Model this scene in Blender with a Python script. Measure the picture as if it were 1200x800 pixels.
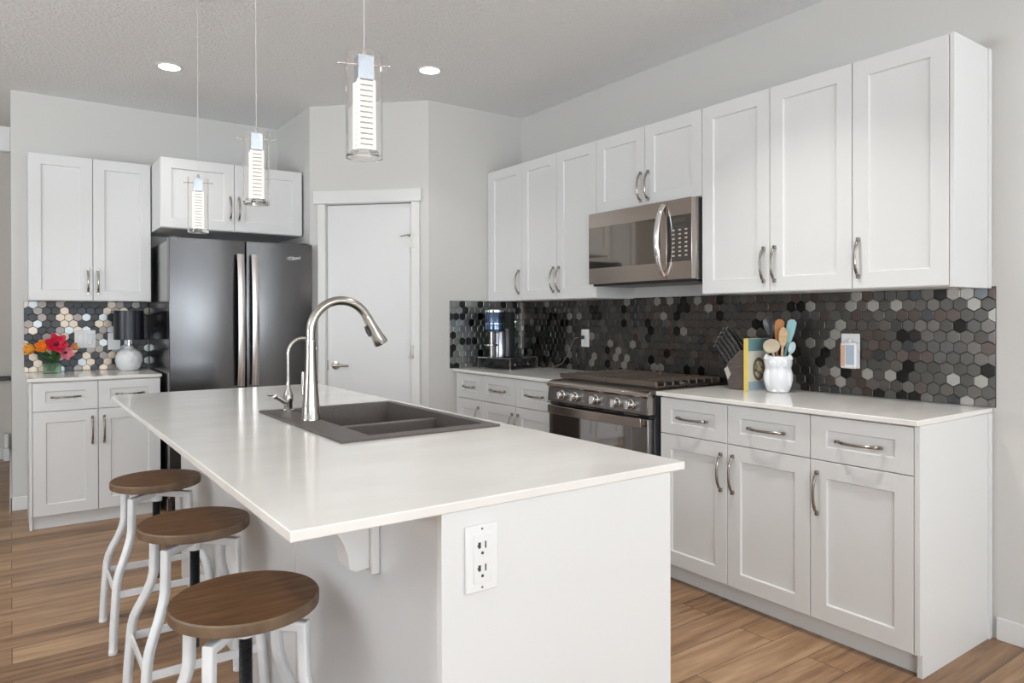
import bpy, bmesh, math, random
from mathutils import Vector, Matrix
PI = math.pi
sc = bpy.context.scene
COL = sc.collection
for o in list(bpy.data.objects): bpy.data.objects.remove(o)
random.seed(7)

# ------------------------------------------------------------------ camera
YAW, PITCH, ROLL, FPX, V0, CAMH = 0.6175, -0.0041, -0.0021, 827.79, 374.87, 1.2776
s_, c_ = math.sin(YAW), math.cos(YAW)
F0, R0, U0 = Vector((s_, c_, 0)), Vector((c_, -s_, 0)), Vector((0, 0, 1))
Fv = F0*math.cos(PITCH) + U0*math.sin(PITCH)
U1 = U0*math.cos(PITCH) - F0*math.sin(PITCH)
Rv = R0*math.cos(ROLL) + U1*math.sin(ROLL)
Uv = U1*math.cos(ROLL) - R0*math.sin(ROLL)
cam = bpy.data.cameras.new('camera'); cam_o = bpy.data.objects.new('camera', cam); COL.objects.link(cam_o)
m3 = Matrix((Rv, Uv, -Fv)).transposed()
cam_o.matrix_world = Matrix.Translation((0, 0, CAMH)) @ m3.to_4x4()
cam.sensor_width = 36; cam.sensor_fit = 'HORIZONTAL'; cam.lens = FPX*36/1200
cam.shift_y = -(400-V0)/1200; cam.clip_start = .02
sc.camera = cam_o

# ------------------------------------------------------------------ view, world, daylight
sc.view_settings.view_transform = 'Standard'; sc.view_settings.look = 'None'
sc.view_settings.gamma = 1; sc.view_settings.use_curve_mapping = False
sc.view_settings.exposure = -0.11
w = bpy.data.worlds.new('sky'); sc.world = w; w.use_nodes = True
w.node_tree.nodes['Background'].inputs[0].default_value = (.80, .90, 1, 1)
w.node_tree.nodes['Background'].inputs[1].default_value = .3
def area(name, loc, direction, sx, sy, watts, col):
    l = bpy.data.lights.new(name, 'AREA'); l.shape = 'RECTANGLE'; l.size = sx; l.size_y = sy
    l.energy = watts; l.color = col
    o = bpy.data.objects.new(name, l); COL.objects.link(o); o.location = loc
    o.rotation_euler = Vector(direction).to_track_quat('-Z', 'Z').to_euler(); return o
DAY = (.86, .94, 1)
# daylight entering through the windows of the living side (behind the camera and to its left)
area('daylight_patio', (1.90, -4.42, 1.35), (0, 1, 4.0), 2.45, 2.1, 320, DAY)
area('daylight_living', (-2.2, -4.42, 1.4), (0, 1, 0.05), 2.4, 1.7, 172, DAY)
area('daylight_nook', (-4.12, 2.6, 1.4), (1, 0, 4.0), 2.0, 1.7, 265, DAY)

# ------------------------------------------------------------------ materials
def mat(name, col, rough=.5, metal=0, **kw):
    m = bpy.data.materials.new(name); m.use_nodes = True
    b = m.node_tree.nodes['Principled BSDF']
    b.inputs['Base Color'].default_value = (*col, 1); b.inputs['Roughness'].default_value = rough
    b.inputs['Metallic'].default_value = metal
    for k, v in kw.items():
        b.inputs[k.replace('_', ' ')].default_value = v
    return m
def nodes(m): return m.node_tree.nodes, m.node_tree.links, m.node_tree.nodes['Principled BSDF']
def texmap(m, scale=(1, 1, 1), rot=(0, 0, 0)):
    n, l, b = nodes(m)
    t = n.new('ShaderNodeTexCoord'); mp = n.new('ShaderNodeMapping')
    mp.inputs['Scale'].default_value = scale; mp.inputs['Rotation'].default_value = rot
    l.new(t.outputs['Object'], mp.inputs[0]); return mp
def noise_col(m, c1, c2, scale=5, detail=4, vscale=(1, 1, 1), lo=.35, hi=.65, rot=(0, 0, 0)):
    n, l, b = nodes(m); mp = texmap(m, vscale, rot)
    nz = n.new('ShaderNodeTexNoise'); nz.inputs['Scale'].default_value = scale; nz.inputs['Detail'].default_value = detail
    r = n.new('ShaderNodeValToRGB'); r.color_ramp.elements[0].position = lo; r.color_ramp.elements[1].position = hi
    r.color_ramp.elements[0].color = (*c1, 1); r.color_ramp.elements[1].color = (*c2, 1)
    l.new(mp.outputs[0], nz.inputs['Vector']); l.new(nz.outputs['Fac'], r.inputs[0]); l.new(r.outputs[0], b.inputs['Base Color'])
    return nz
def bump(m, scale, strength, dist=.002, detail=3, vscale=(1, 1, 1)):
    n, l, b = nodes(m); mp = texmap(m, vscale)
    nz = n.new('ShaderNodeTexNoise'); nz.inputs['Scale'].default_value = scale; nz.inputs['Detail'].default_value = detail
    bp = n.new('ShaderNodeBump'); bp.inputs['Strength'].default_value = strength; bp.inputs['Distance'].default_value = dist
    l.new(mp.outputs[0], nz.inputs['Vector']); l.new(nz.outputs['Fac'], bp.inputs['Height']); l.new(bp.outputs[0], b.inputs['Normal'])
def glow(name, col, strength):
    m = mat(name, tuple(.06*q for q in col), .4); b = m.node_tree.nodes['Principled BSDF']
    b.inputs['Emission Color'].default_value = (*col, 1); b.inputs['Emission Strength'].default_value = strength; return m

WALL = mat('wall_paint', (.635, .622, .60), .6); bump(WALL, 180, .08)
CEIL = mat('ceiling_texture', (.93, .93, .925), .9)
def ceil_nodes():
    n, l, b = nodes(CEIL); mp = texmap(CEIL)
    a = n.new('ShaderNodeTexNoise'); a.inputs['Scale'].default_value = 55; a.inputs['Detail'].default_value = 5; a.inputs['Roughness'].default_value = .65
    r = n.new('ShaderNodeValToRGB'); r.color_ramp.elements[0].position = .40; r.color_ramp.elements[1].position = .62
    bp = n.new('ShaderNodeBump'); bp.inputs['Strength'].default_value = .75; bp.inputs['Distance'].default_value = .006
    l.new(mp.outputs[0], a.inputs['Vector']); l.new(a.outputs['Fac'], r.inputs[0]); l.new(r.outputs[0], bp.inputs['Height']); l.new(bp.outputs[0], b.inputs['Normal'])
ceil_nodes()
TRIM = mat('trim_white', (.76, .755, .74), .4)
CAB = mat('cabinet_white', (.74, .74, .735), .38)
KNEE = mat('island_panel_satin', (.66, .67, .68), .28)
QUARTZ = mat('white_quartz', (.78, .76, .73), .13)
noise_col(QUARTZ, (.79, .765, .725), (.84, .82, .79), 3.0, 8, (1, 2.2, 1), .38, .62)
STEEL = mat('brushed_steel', (.46, .435, .40), .20, 1)
HSTEEL = mat('fridge_handle_steel', (.62, .59, .57), .24, 1)
OVENGLASS = mat('oven_mirror_glass', (.40, .395, .40), .04, 1)
CHROME = mat('chrome', (.80, .80, .80), .10, 1)
PULL = mat('satin_pull', (.35, .315, .28), .22, 1)
BLKSTEEL = mat('black_stainless', (.112, .11, .112), .20, 1)
bump(BLKSTEEL, 3, .05, .01, 1, (3, 3, .4))
FSIDE = mat('fridge_side_dark', (.20, .20, .205), .14, 1)
WARMSTEEL = mat('bronze_stainless', (.47, .41, .37), .22, 1)
RANGESTEEL = mat('dark_stainless', (.30, .285, .28), .24, 1)
BLKGLASS = mat('black_glass', (.035, .03, .027), .03, 0, Specular_IOR_Level=1.0, Coat_Weight=1.0)
MIRGLASS = mat('smoked_mirror_glass', (.24, .215, .19), .04, 1)
IRON = mat('cast_iron', (.30, .25, .215), .30, 1)
BLACK = mat('black_plastic', (.018, .018, .02), .28)
DARK = mat('matte_black', (.012, .012, .013), .6)  # plain matte black, not assigned to any part
WHITEP = mat('white_plastic', (.80, .80, .80), .3)
SLOT = mat('slot_dark', (.05, .05, .05), .5)
GRANITE = mat('sink_composite', (.11, .095, .088), .45, 0, Specular_IOR_Level=.35)
noise_col(GRANITE, (.085, .072, .066), (.135, .118, .108), 400, 2)
STOOLW = mat('stool_white_metal', (.74, .75, .77), .32)
noise_col(STOOLW, (.70, .71, .73), (.80, .81, .82), 14, 6)
SEATW = mat('walnut_seat', (.13, .075, .045), .5, 0, Specular_IOR_Level=.3)
noise_col(SEATW, (.075, .031, .011), (.175, .086, .035), 4, 6, (2.0, 26, 8), .3, .7, (0, 0, .25))
EDGELIT = mat('seat_edge_lit', (.24, .17, .115), .5); noise_col(EDGELIT, (.115, .072, .042), (.20, .132, .082), 12, 4)  # paler copy of the seat wood; light on the rim put into its colour
GLASS = mat('clear_glass', (1, .985, .97), .02, 0, Transmission_Weight=1.0, IOR=1.22)
TANK = mat('water_tank_plastic', (.9, .97, .96), .05, 0, Transmission_Weight=1.0, IOR=1.2)
LED = glow('lit_crystal', (1, .97, .90), 1.25)
GROOVE = glow('crystal_groove', (1, .93, .80), .42)
CAN = glow('downlight_glow', (1, .97, .92), 14)
CAPBLUE = mat('cap_chrome_blue_reflection', (.62, .70, .80), .22, 1)  # light blue reflection on the chrome cap put into its colour
BLUEHEAD = mat('blue_black_metal', (.10, .15, .24), .18, 1)
SILVER = mat('silver_column', (.30, .30, .34), .2, 1)
KBLOCK = mat('knife_block_wood', (.085, .07, .065), .45)
noise_col(KBLOCK, (.075, .062, .058), (.13, .10, .09), 6, 4, (3, 3, 22))
KBLIGHT = mat('block_pale_grain', (.46, .42, .39), .5)
CERAMIC = mat('white_ceramic', (.76, .76, .78), .25); bump(CERAMIC, 70, .35, .004)
YELLOW = mat('yellow_spine', (.75, .56, .12), .5)
TEAL = mat('teal_silicone', (.28, .52, .54), .45)
WOODL = mat('pale_wood', (.62, .42, .24), .5); noise_col(WOODL, (.52, .34, .18), (.72, .50, .30), 8, 3, (1, 1, 6))
WOODO = mat('orange_wood', (.50, .20, .06), .5)
BEIGE = mat('bamboo_beige', (.50, .42, .31), .6)
SHADE = mat('black_lampshade', (.010, .011, .018), .34)
VGREEN = mat('green_glass', (.55, .75, .55), .04, 0, Transmission_Weight=.9, IOR=1.4)
LEAF = mat('leaf_green', (.05, .13, .035), .45)
ORANGE = mat('orange_petal', (.85, .27, .03), .5)
RED = mat('red_petal', (.60, .015, .05), .45)
PINK = mat('pink_petal', (.80, .22, .28), .5)
GROUT = mat('dark_grout', (.07, .068, .066), .8)
WHITEMARK = mat('logo_white', (.85, .85, .85), .4)
HALLW = mat('hall_wall_paint', (.66, .62, .57), .7)

FLOOR = mat('vinyl_plank', (.3, .2, .13), .36)
def floor_nodes():
    n, l, b = nodes(FLOOR); mp = texmap(FLOOR)
    br = n.new('ShaderNodeTexBrick'); br.offset = .37; br.offset_frequency = 2; br.squash = 1
    br.inputs['Scale'].default_value = 1; br.inputs['Brick Width'].default_value = 1.22; br.inputs['Row Height'].default_value = .152
    br.inputs['Mortar Size'].default_value = .0016; br.inputs['Mortar Smooth'].default_value = .2; br.inputs['Bias'].default_value = 0
    br.inputs['Color1'].default_value = (0, 0, 0, 1); br.inputs['Color2'].default_value = (1, 1, 1, 1); br.inputs['Mortar'].default_value = (.5, .5, .5, 1)
    l.new(mp.outputs[0], br.inputs['Vector'])
    mp2 = texmap(FLOOR, (1.3, 17, 1)); nz = n.new('ShaderNodeTexNoise'); nz.inputs['Scale'].default_value = 1.6; nz.inputs['Detail'].default_value = 7; nz.inputs['Roughness'].default_value = .62
    off = n.new('ShaderNodeVectorMath'); off.operation = 'MULTIPLY_ADD'; off.inputs[1].default_value = (9, 5, 3)
    l.new(br.outputs['Color'], off.inputs[0]); l.new(mp2.outputs[0], off.inputs[2]); l.new(off.outputs[0], nz.inputs['Vector'])
    mixf = n.new('ShaderNodeMath'); mixf.operation = 'MULTIPLY_ADD'; mixf.inputs[1].default_value = .26
    sep = n.new('ShaderNodeSeparateColor'); l.new(br.outputs['Color'], sep.inputs[0]); l.new(sep.outputs[0], mixf.inputs[0]); l.new(nz.outputs['Fac'], mixf.inputs[2])
    r = n.new('ShaderNodeValToRGB'); e = r.color_ramp.elements
    e[0].position = .38; e[0].color = (.13, .066, .032, 1); e[1].position = .90; e[1].color = (.47, .30, .17, 1)
    k = r.color_ramp.elements.new(.62); k.color = (.29, .165, .085, 1)
    l.new(mixf.outputs[0], r.inputs[0])
    mx = n.new('ShaderNodeMix'); mx.data_type = 'RGBA'; mx.inputs[7].default_value = (.06, .035, .02, 1)
    l.new(br.outputs['Fac'], mx.inputs[0]); l.new(r.outputs[0], mx.inputs[6]); l.new(mx.outputs[2], b.inputs['Base Color'])
    bp = n.new('ShaderNodeBump'); bp.inputs['Strength'].default_value = .12; bp.inputs['Distance'].default_value = .001
    l.new(nz.outputs['Fac'], bp.inputs['Height']); l.new(bp.outputs[0], b.inputs['Normal'])
floor_nodes()

# ------------------------------------------------------------------ mesh helpers
OFF = {}
def ident(p): return Vector(p)
def face_x(F): return lambda p: Vector((F - p[1], p[0], p[2]))       # local (along y, out of face towards -x, z)
def face_y(F): return lambda p: Vector((p[0], F - p[1], p[2]))       # local (along x, out of face towards -y, z)
DA = Vector((2.3795, 4.352, 0)); DE = Vector((-1, 1, 0)).normalized(); DN = Vector((-1, -1, 0)).normalized()
def face_d(p): return DA + DE*p[0] + DN*p[1] + Vector((0, 0, p[2]))   # local (along the pantry wall, out, z)

class MB:
    def __init__(s, T=ident): s.v = []; s.f = []; s.mi = []; s.T = T; s.cur = 0
    def add(s, vs, fs):
        b = len(s.v); s.v += [s.T(p) for p in vs]
        for f in fs: s.f.append([b+i for i in f]); s.mi.append(s.cur)
        return s
    def box(s, x0, x1, y0, y1, z0, z1):
        vs = [(x, y, z) for x in (x0, x1) for y in (y0, y1) for z in (z0, z1)]
        return s.add(vs, [(0, 1, 3, 2), (4, 6, 7, 5), (0, 4, 5, 1), (2, 3, 7, 6), (0, 2, 6, 4), (1, 5, 7, 3)])
    def prism(s, pts, axis, a0, a1):
        n = len(pts)
        def P(p, a):
            return (a, p[0], p[1]) if axis == 'x' else ((p[0], a, p[1]) if axis == 'y' else (p[0], p[1], a))
        vs = [P(p, a0) for p in pts] + [P(p, a1) for p in pts]
        fs = [tuple(range(n)), tuple(range(2*n-1, n-1, -1))] + [(i, (i+1) % n, n+(i+1) % n, n+i) for i in range(n)]
        return s.add(vs, fs)
    def lathe(s, prof, c=(0, 0, 0), n=32, axis=None, fx=1, fy=1):
        c = Vector(c); q = Vector((0, 0, 1)).rotation_difference(Vector(axis).normalized()) if axis else None
        vs, fs = [], []
        for r, z in prof:
            for i in range(n):
                a = 2*PI*i/n; p = Vector((r*math.cos(a)*fx, r*math.sin(a)*fy, z))
                if q: p = q @ p
                vs.append(c+p)
        m = len(prof)
        for j in range(m-1):
            for i in range(n):
                k = (i+1) % n; fs.append((j*n+i, j*n+k, (j+1)*n+k, (j+1)*n+i))
        if prof[0][0] > 1e-6: fs.append(tuple(range(n-1, -1, -1)))
        if prof[-1][0] > 1e-6: fs.append(tuple((m-1)*n+i for i in range(n)))
        return s.add(vs, fs)
    def cyl(s, p0, p1, r0, r1=None, n=20):
        p0, p1 = Vector(p0), Vector(p1); r1 = r0 if r1 is None else r1; d = p1-p0
        return s.lathe([(r0, 0), (r1, d.length)], p0, n, d)
    def tube(s, pts, r, n=12, cs=None, up=(0, 0, 1)):
        """sweep a round (or cs polygon) section along pts; r number or list"""
        pts = [Vector(p) for p in pts]; N = len(pts); rs = r if isinstance(r, (list, tuple)) else [r]*N
        if cs is None: cs = [(math.cos(2*PI*i/n), math.sin(2*PI*i/n)) for i in range(n)]
        n = len(cs); vs, fs = [], []; prev = None
        for i, p in enumerate(pts):
            a = (pts[i]-pts[i-1]).normalized() if i > 0 else None; b = (pts[i+1]-pts[i]).normalized() if i < N-1 else None
            t = ((a or b)+(b or a)).normalized(); k = 1.0
            if a and b: k = 1/max(.6, math.cos(a.angle(b)/2))
            if prev is None:
                u = Vector(up); u = u - t*u.dot(t)
                if u.length < 1e-3: u = Vector((1, 0, 0)) - t*t.x
            else: u = prev - t*prev.dot(t)
            u.normalize(); prev = u; v = t.cross(u)
            dd = (b-a).normalized() if (a and b and (b-a).length > 1e-4) else None
            for cx, cy in cs:
                o = (u*cx + v*cy)*rs[i]
                if dd is not None: o += dd*o.dot(dd)*(k-1)
                vs.append(p+o)
        for j in range(N-1):
            for i in range(n):
                k2 = (i+1) % n; fs.append((j*n+i, j*n+k2, (j+1)*n+k2, (j+1)*n+i))
        fs.append(tuple(range(n-1, -1, -1))); fs.append(tuple((N-1)*n+i for i in range(n)))
        return s.add(vs, fs)
    def ball(s, c, rx, ry=None, rz=None, n=16, m=10):
        ry = ry or rx; rz = rz or rx; c = Vector(c)
        vs = [(c.x+rx*math.sin(PI*j/m)*math.cos(2*PI*i/n), c.y+ry*math.sin(PI*j/m)*math.sin(2*PI*i/n), c.z-rz*math.cos(PI*j/m)) for j in range(1, m) for i in range(n)]
        fs = [(j*n+i, j*n+(i+1) % n, (j+1)*n+(i+1) % n, (j+1)*n+i) for j in range(m-2) for i in range(n)]
        b = len(vs); vs += [(c.x, c.y, c.z-rz), (c.x, c.y, c.z+rz)]
        fs += [(b, (i+1) % n, i) for i in range(n)] + [(b+1, (m-2)*n+i, (m-2)*n+(i+1) % n) for i in range(n)]
        return s.add(vs, fs)
    def build(s, name, m, parent=None, bevel=0, smooth=True, loc=None, segs=2, angle=35):
        off = OFF[parent.name] if parent else (Vector(loc) if loc else Vector((0, 0, 0)))
        me = bpy.data.meshes.new(name); me.from_pydata([v-off for v in s.v], [], s.f)
        bm = bmesh.new(); bm.from_mesh(me); bmesh.ops.recalc_face_normals(bm, faces=bm.faces); bm.to_mesh(me); bm.free()
        ms = m if isinstance(m, (list, tuple)) else [m]
        for x in ms: me.materials.append(x)
        for p, i in zip(me.polygons, s.mi): p.material_index = i; p.use_smooth = smooth
        if smooth: me.set_sharp_from_angle(angle=math.radians(angle))
        o = bpy.data.objects.new(name, me); COL.objects.link(o)
        if parent: o.parent = parent
        else: o.location = off
        OFF[o.name] = off
        if bevel:
            b = o.modifiers.new('bevel', 'BEVEL'); b.width = bevel; b.segments = segs; b.limit_method = 'ANGLE'; b.angle_limit = math.radians(40); b.harden_normals = False
        return o
def tag(o, label=None, cat=None, group=None, kind=None):
    if label: o['label'] = label
    if cat: o['category'] = cat
    if group: o['group'] = group
    if kind: o['kind'] = kind
    return o
def thing(name, loc, label, cat, group=None):
    o = bpy.data.objects.new(name, None); COL.objects.link(o); o.location = loc; o.empty_display_size = .05
    OFF[o.name] = Vector(loc); return tag(o, label, cat, group)
def copy_tree(o, parent=None, loc=None):
    c = o.copy(); COL.objects.link(c)
    if parent: c.parent = parent
    for ch in list(o.children): copy_tree(ch, c)
    if loc is not None: c.location = loc
    return c
def struct(name, mb, m, bevel=0):
    return tag(mb.build(name, m, None, bevel, smooth=False), kind='structure')

# ------------------------------------------------------------------ room shell
XW, YB, YP, ZC = 3.185, 5.737, 4.352, 2.789
XL, YN, YH = -4.2, -4.5, 7.9
struct('floor', MB().box(XL-.15, XW+.15, YN-.15, YH+.15, -.06, 0), FLOOR)
struct('ceiling', MB().box(XL-.15, XW+.15, YN-.15, YH+.15, ZC, ZC+.1), CEIL)
struct('wall_right', MB().box(XW, XW+.12, YN, YP+.12, 0, ZC), WALL)
struct('wall_back', MB().box(.006, 1.7554, YB, YB+.12, 0, ZC), WALL)
struct('wall_niche', MB().box(1.7554, 1.85, 5.09, YB+.12, 0, ZC), WALL)
struct('wall_pantry_return', MB().box(2.3795, XW, YP, YP+.11, 0, ZC), WALL)
dw = MB(face_d); L = .883
dw.box(0, .112, -.1, 0, 0, ZC).box(.771, L, -.1, 0, 0, ZC).box(.112, .771, -.1, 0, 2.09, ZC)
struct('wall_pantry_diagonal', dw, WALL)
# solid backing of the pantry corner post so the niche side is closed
struct('wall_niche_corner', MB().prism([(1.7554, 4.9771), (1.7554, 5.09), (1.85, 5.09), (1.826, 5.047)], 'z', 0, ZC), WALL)
struct('wall_hall', MB().box(XL, .5, YH, YH+.12, 0, ZC), HALLW)
struct('wall_hall_side', MB().box(.006, .126, YB+.12, YH, 0, ZC), WALL)
def wall_with_holes(name, T, a0, a1, holes):
    m = MB(T); xs = a0
    for (h0, h1, z0, z1) in holes:
        m.box(xs, h0, -.14, 0, 0, ZC).box(h0, h1, -.14, 0, z1, ZC)
        if z0 > 0: m.box(h0, h1, -.14, 0, 0, z0)
        xs = h1
    m.box(xs, a1, -.14, 0, 0, ZC); struct(name, m, WALL)
TN = lambda p: Vector((p[0], YN+p[1], p[2])); TL = lambda p: Vector((XL+p[1], p[0], p[2]))
NH = [(-3.4, -1.0, .65, 2.35), (.6, 3.12, .3, 2.4)]; LH = [(-2.4, 0.0, .65, 2.35), (1.6, 3.6, .65, 2.35)]
wall_with_holes('wall_near', TN, XL, XW, NH); wall_with_holes('wall_left', TL, YN, YH, LH)
k = 1
for T, hs in ((TN, NH), (TL, LH)):
    for h0, h1, z0, z1 in hs:
        m = MB(T); t = .05; mid = (h0+h1)/2
        m.box(h0, h0+t, -.11, -.05, z0, z1).box(h1-t, h1, -.11, -.05, z0, z1).box(h0, h1, -.11, -.05, z0, z0+t).box(h0, h1, -.11, -.05, z1-t, z1).box(mid-.03, mid+.03, -.11, -.05, z0, z1)
        struct('window_%d' % k, m, TRIM); k += 1
struct('baseboard_right', MB().box(XW-.014, XW, YN, 1.166, 0, .088), TRIM, .003)
struct('baseboard_back', MB().box(-.006, .088, YB-.014, YB, 0, .09), TRIM, .003)
struct('baseboard_hall', MB().box(XL, .006, YH-.014, YH, 0, .10), TRIM, .003)
struct('baseboard_hall_side', MB().box(-.008, .006, YB-.014, YH-.014, 0, .09), TRIM, .003)

# pantry door
d = MB(face_d).box(.1265, .7565, -.05, -.012, .008, 2.078).build('door_1', CAB, None, .002); d['kind'] = 'structure'
OFF[d.name] = Vector((0, 0, 0))
cs = MB(face_d); cs.box(.063, .122, 0, .016, 0, 2.085).box(.761, .816, 0, .016, 0, 2.085).box(.105, .125, -.1, 0, 0, 2.085).box(.758, .778, -.1, 0, 0, 2.085).box(.105, .778, -.1, 0, 2.083, 2.095)
struct('trim_1', cs, TRIM, .002)
struct('trim_2', MB(face_d).box(.050, .848, 0, .021, 2.087, 2.178), TRIM, .003)
hd = MB(face_d); hd.lathe([(.001, 0), (.030, 0), (.030, .008), (.012, .012), (.011, .042), (.001, .044)], (.692, -.012, .936), 24, (0, 1, 0))
hd.tube([(.692, .030, .936), (.66, .030, .937), (.62, .026, .936), (.585, .022, .934)], [.011, .010, .009, .008], 12)
hd.build('door_handle', STEEL, d)
MB(face_d).box(.748, .7565, -.02, -.006, .90, .975).build('strike_plate', STEEL, d)
for i, z in enumerate((1.81, 1.037, .25)):
    h = MB(face_d); h.cyl((.1245, .006, z-.05), (.1245, .006, z+.05), .0065, n=12).box(.1245, .15, -.014, -.008, z-.045, z+.045).box(.105, .1245, .014, .018, z-.045, z+.045)
    if i == 0: h.tube([(.1245, .006, z+.045), (.15, .03, z+.042), (.20, .02, z+.034)], .004, 8)
    h.build('hinge', STEEL, d)

# ------------------------------------------------------------------ cabinets
def shaker(T, a0, a1, z0, z1, fw, name, parent, th=.02, fz=None):
    fz = fz or fw; m = MB(T); c = .0015; r = .009; s = .004
    def ring(a, b, z, y, n): return [(a, n, z), (b, n, z), (b, n, y), (a, n, y)]
    loops = [ring(a0, a1, z0, z1, 0), ring(a0, a1, z0, z1, th-c), ring(a0+c, a1-c, z0+c, z1-c, th),
             ring(a0+fw, a1-fw, z0+fz, z1-fz, th), ring(a0+fw+s, a1-fw-s, z0+fz+s, z1-fz-s, th-r)]
    vs = [p for l in loops for p in l]; fs = [(3, 2, 1, 0)]
    for j in range(len(loops)-1):
        for i in range(4): fs.append((j*4+i, j*4+(i+1) % 4, (j+1)*4+(i+1) % 4, (j+1)*4+i))
    q = (len(loops)-1)*4; fs.append((q, q+1, q+2, q+3))
    m.add(vs, fs); return m.build(name, CAB, parent, smooth=False)
def pull(T, a, z, vert, parent, L=.158, n0=.02):
    """bowed pull with flared, turned-in feet"""
    m = MB(T); N = 22; vs = []; fs = []
    for i in range(N+1):
        t = -1+2*i/N; q = abs(t)
        n = n0 + .034*(1-q**2.6)*.72 + (.010 if q < .97 else .0)
        wd = .0052 + .0022*q**4 + (.0012 if .28 < q < .36 or .60 < q < .66 else 0)
        th = .0045
        s = t*L/2
        for (e, f) in ((-1, -1), (1, -1), (1, .3), (.5, 1), (-.5, 1), (-1, .3)):
            p = (a+e*wd, n+f*th, z+s) if vert else (a+s, n+f*th, z+e*wd)
            vs.append(p)
    for i in range(N):
        for k in range(6): fs.append((i*6+k, i*6+(k+1) % 6, (i+1)*6+(k+1) % 6, (i+1)*6+k))
    fs += [tuple(range(6)), tuple(N*6+k for k in range(6))]
    m.add(vs, fs)
    for sg in (-1, 1):
        if vert: m.box(a-.006, a+.006, n0, n0+.012, z+sg*L/2-.009, z+sg*L/2+.009)
        else: m.box(a+sg*L/2-.009, a+sg*L/2+.009, n0, n0+.012, z-.006, z+.006)
    return m.build('handle', PULL, parent, .001)
G = .0018
ZT, ZB_, UB, UT = .889, .085, 1.394, 2.334
def base_unit(T, depth, cols, label, doors_handle, root, end=None, toe=.030, dz=.713, ext=0):
    """cols: door boundaries along the run; one drawer over each door"""
    a0, a1 = cols[0], cols[-1]
    t = thing('base_cabinet', root, label, 'cabinet')
    MB(T).box(a0-ext, a1, -depth, -.001, ZB_-.004, ZT+.002).box(a0-ext, a1, -depth, -toe, 0, ZB_-.004).build('cabinet_body', CAB, t)
    for i in range(len(cols)-1):
        b0, b1 = cols[i]+G, cols[i+1]-G
        dr = shaker(T, b0, b1, dz+G, ZT-.003, .064, 'drawer', t, fz=.052)
        pull(T, (b0+b1)/2, (dz+ZT)/2-.004, False, dr, min(.168, (b1-b0)*.42))
        dd = shaker(T, b0, b1, ZB_, dz-G, .066, 'door', t)
        h = doors_handle[i]
        pull(T, b1-.03 if h > 0 else b0+.03, dz-.13, True, dd)
    return t
def wall_unit(T, depth, cols, z0, z1, label, doors_handle, root, hz=None, body=None):
    a0, a1 = cols[0], cols[-1]
    t = thing('wall_cabinet', root, label, 'cabinet')
    x0, x1 = body or (a0, a1)
    MB(T).box(x0, x1, -depth, -.001, z0-.003, z1).build('cabinet_body', CAB, t)
    for i in range(len(cols)-1):
        b0, b1 = cols[i]+G, cols[i+1]-G
        dd = shaker(T, b0, b1, z0, z1, .066, 'door', t)
        h = doors_handle[i]
        pull(T, b1-.027 if h > 0 else b0+.027, hz or (z0+.125), True, dd, .152)
    return t
RX = face_x(2.612); UX = face_x(2.886)
# right run, lower
b = base_unit(RX, .565, [1.2075, 1.6035], 'white single-door base cabinet at the near end of the right-hand run', [1], (2.9, 1.4, 0))
MB().prism([(2.592, ZB_), (2.612, ZB_), (2.612, 0), (3.15, 0), (3.15, ZT+.004), (2.592, ZT+.004)], 'y', 1.187, 1.2065).box(3.15, 3.18, 1.181, 1.2065, 0, ZT+.004).build('end_panel', CAB, b, .0012)
b = base_unit(RX, .565, [1.6035, 2.0025, 2.397], 'white two-door base cabinet with two drawers, right of the gas range', [1, -1], (2.9, 2.0, 0))
# fix handle sides: the pair meets at the middle seam
b = base_unit(RX, .565, [3.215, 3.614, 4.010], 'white two-door base cabinet left of the gas range, below the small appliance counter', [1, -1], (2.9, 3.6, 0))
b = base_unit(RX, .565, [4.010, 4.33], 'narrow white base cabinet against the pantry wall under the coffee machine', [-1], (2.9, 4.17, 0))
MB(RX).box(4.332, 4.350, -.565, .012, 0, ZT).build('filler_strip', CAB, b)
# right run, upper
b = wall_unit(UX, .298, [1.208, 1.583], UB, UT, 'tall white single-door wall cabinet at the near end of the upper run', [1], (3.0, 1.4, UB))
MB().box(2.866, 3.170, 1.1905, 1.207, UB-.006, UT+.002).box(3.155, 3.183, 1.185, 1.207, UB-.006, UT+.002).build('end_panel', CAB, b, .0012)
wall_unit(UX, .298, [1.583, 1.976, 2.368], UB, UT, 'tall white two-door wall cabinet just right of the microwave', [1, -1], (3.0, 2.0, UB))
wall_unit(UX, .298, [2.368, 2.764, 3.162], 1.892, UT, 'short white two-door wall cabinet directly above the microwave', [1, -1], (3.0, 2.76, 1.892), hz=2.0)
wall_unit(UX, .298, [3.162, 3.540, 3.921], UB, UT, 'tall white two-door wall cabinet just left of the microwave', [1, -1], (3.0, 3.54, UB))
b = wall_unit(UX, .298, [3.921, 4.325], UB, UT, 'narrow white single-door wall cabinet in the far corner by the pantry wall', [-1], (3.0, 4.15, UB))
MB(UX).box(4.327, 4.350, -.298, .012, UB, UT).build('filler_strip', CAB, b)
# back left
BY = face_y(5.12); VY = face_y(5.46); FY = face_y(5.12)
b = base_unit(BY, .612, [.104, .446, .800], 'white two-door base cabinet with two drawers on the back left wall', [1, -1], (.45, 5.4, 0), toe=.025)
MB().box(.088, .1035, 5.10, 5.733, ZB_, ZT+.002).box(.088, .1035, 5.125, 5.733, 0, ZB_).build('end_panel', CAB, b, .001)
wall_unit(VY, .274, [.094, .449, .797], UB, UT, 'tall white two-door wall cabinet on the back wall above the lamp', [1, -1], (.45, 5.6, UB))
wall_unit(FY, .612, [.803, 1.268, 1.742], 1.875, UT, 'wide white two-door wall cabinet above the refrigerator', [1, -1], (1.27, 5.4, 1.875), hz=2.03)

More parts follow.
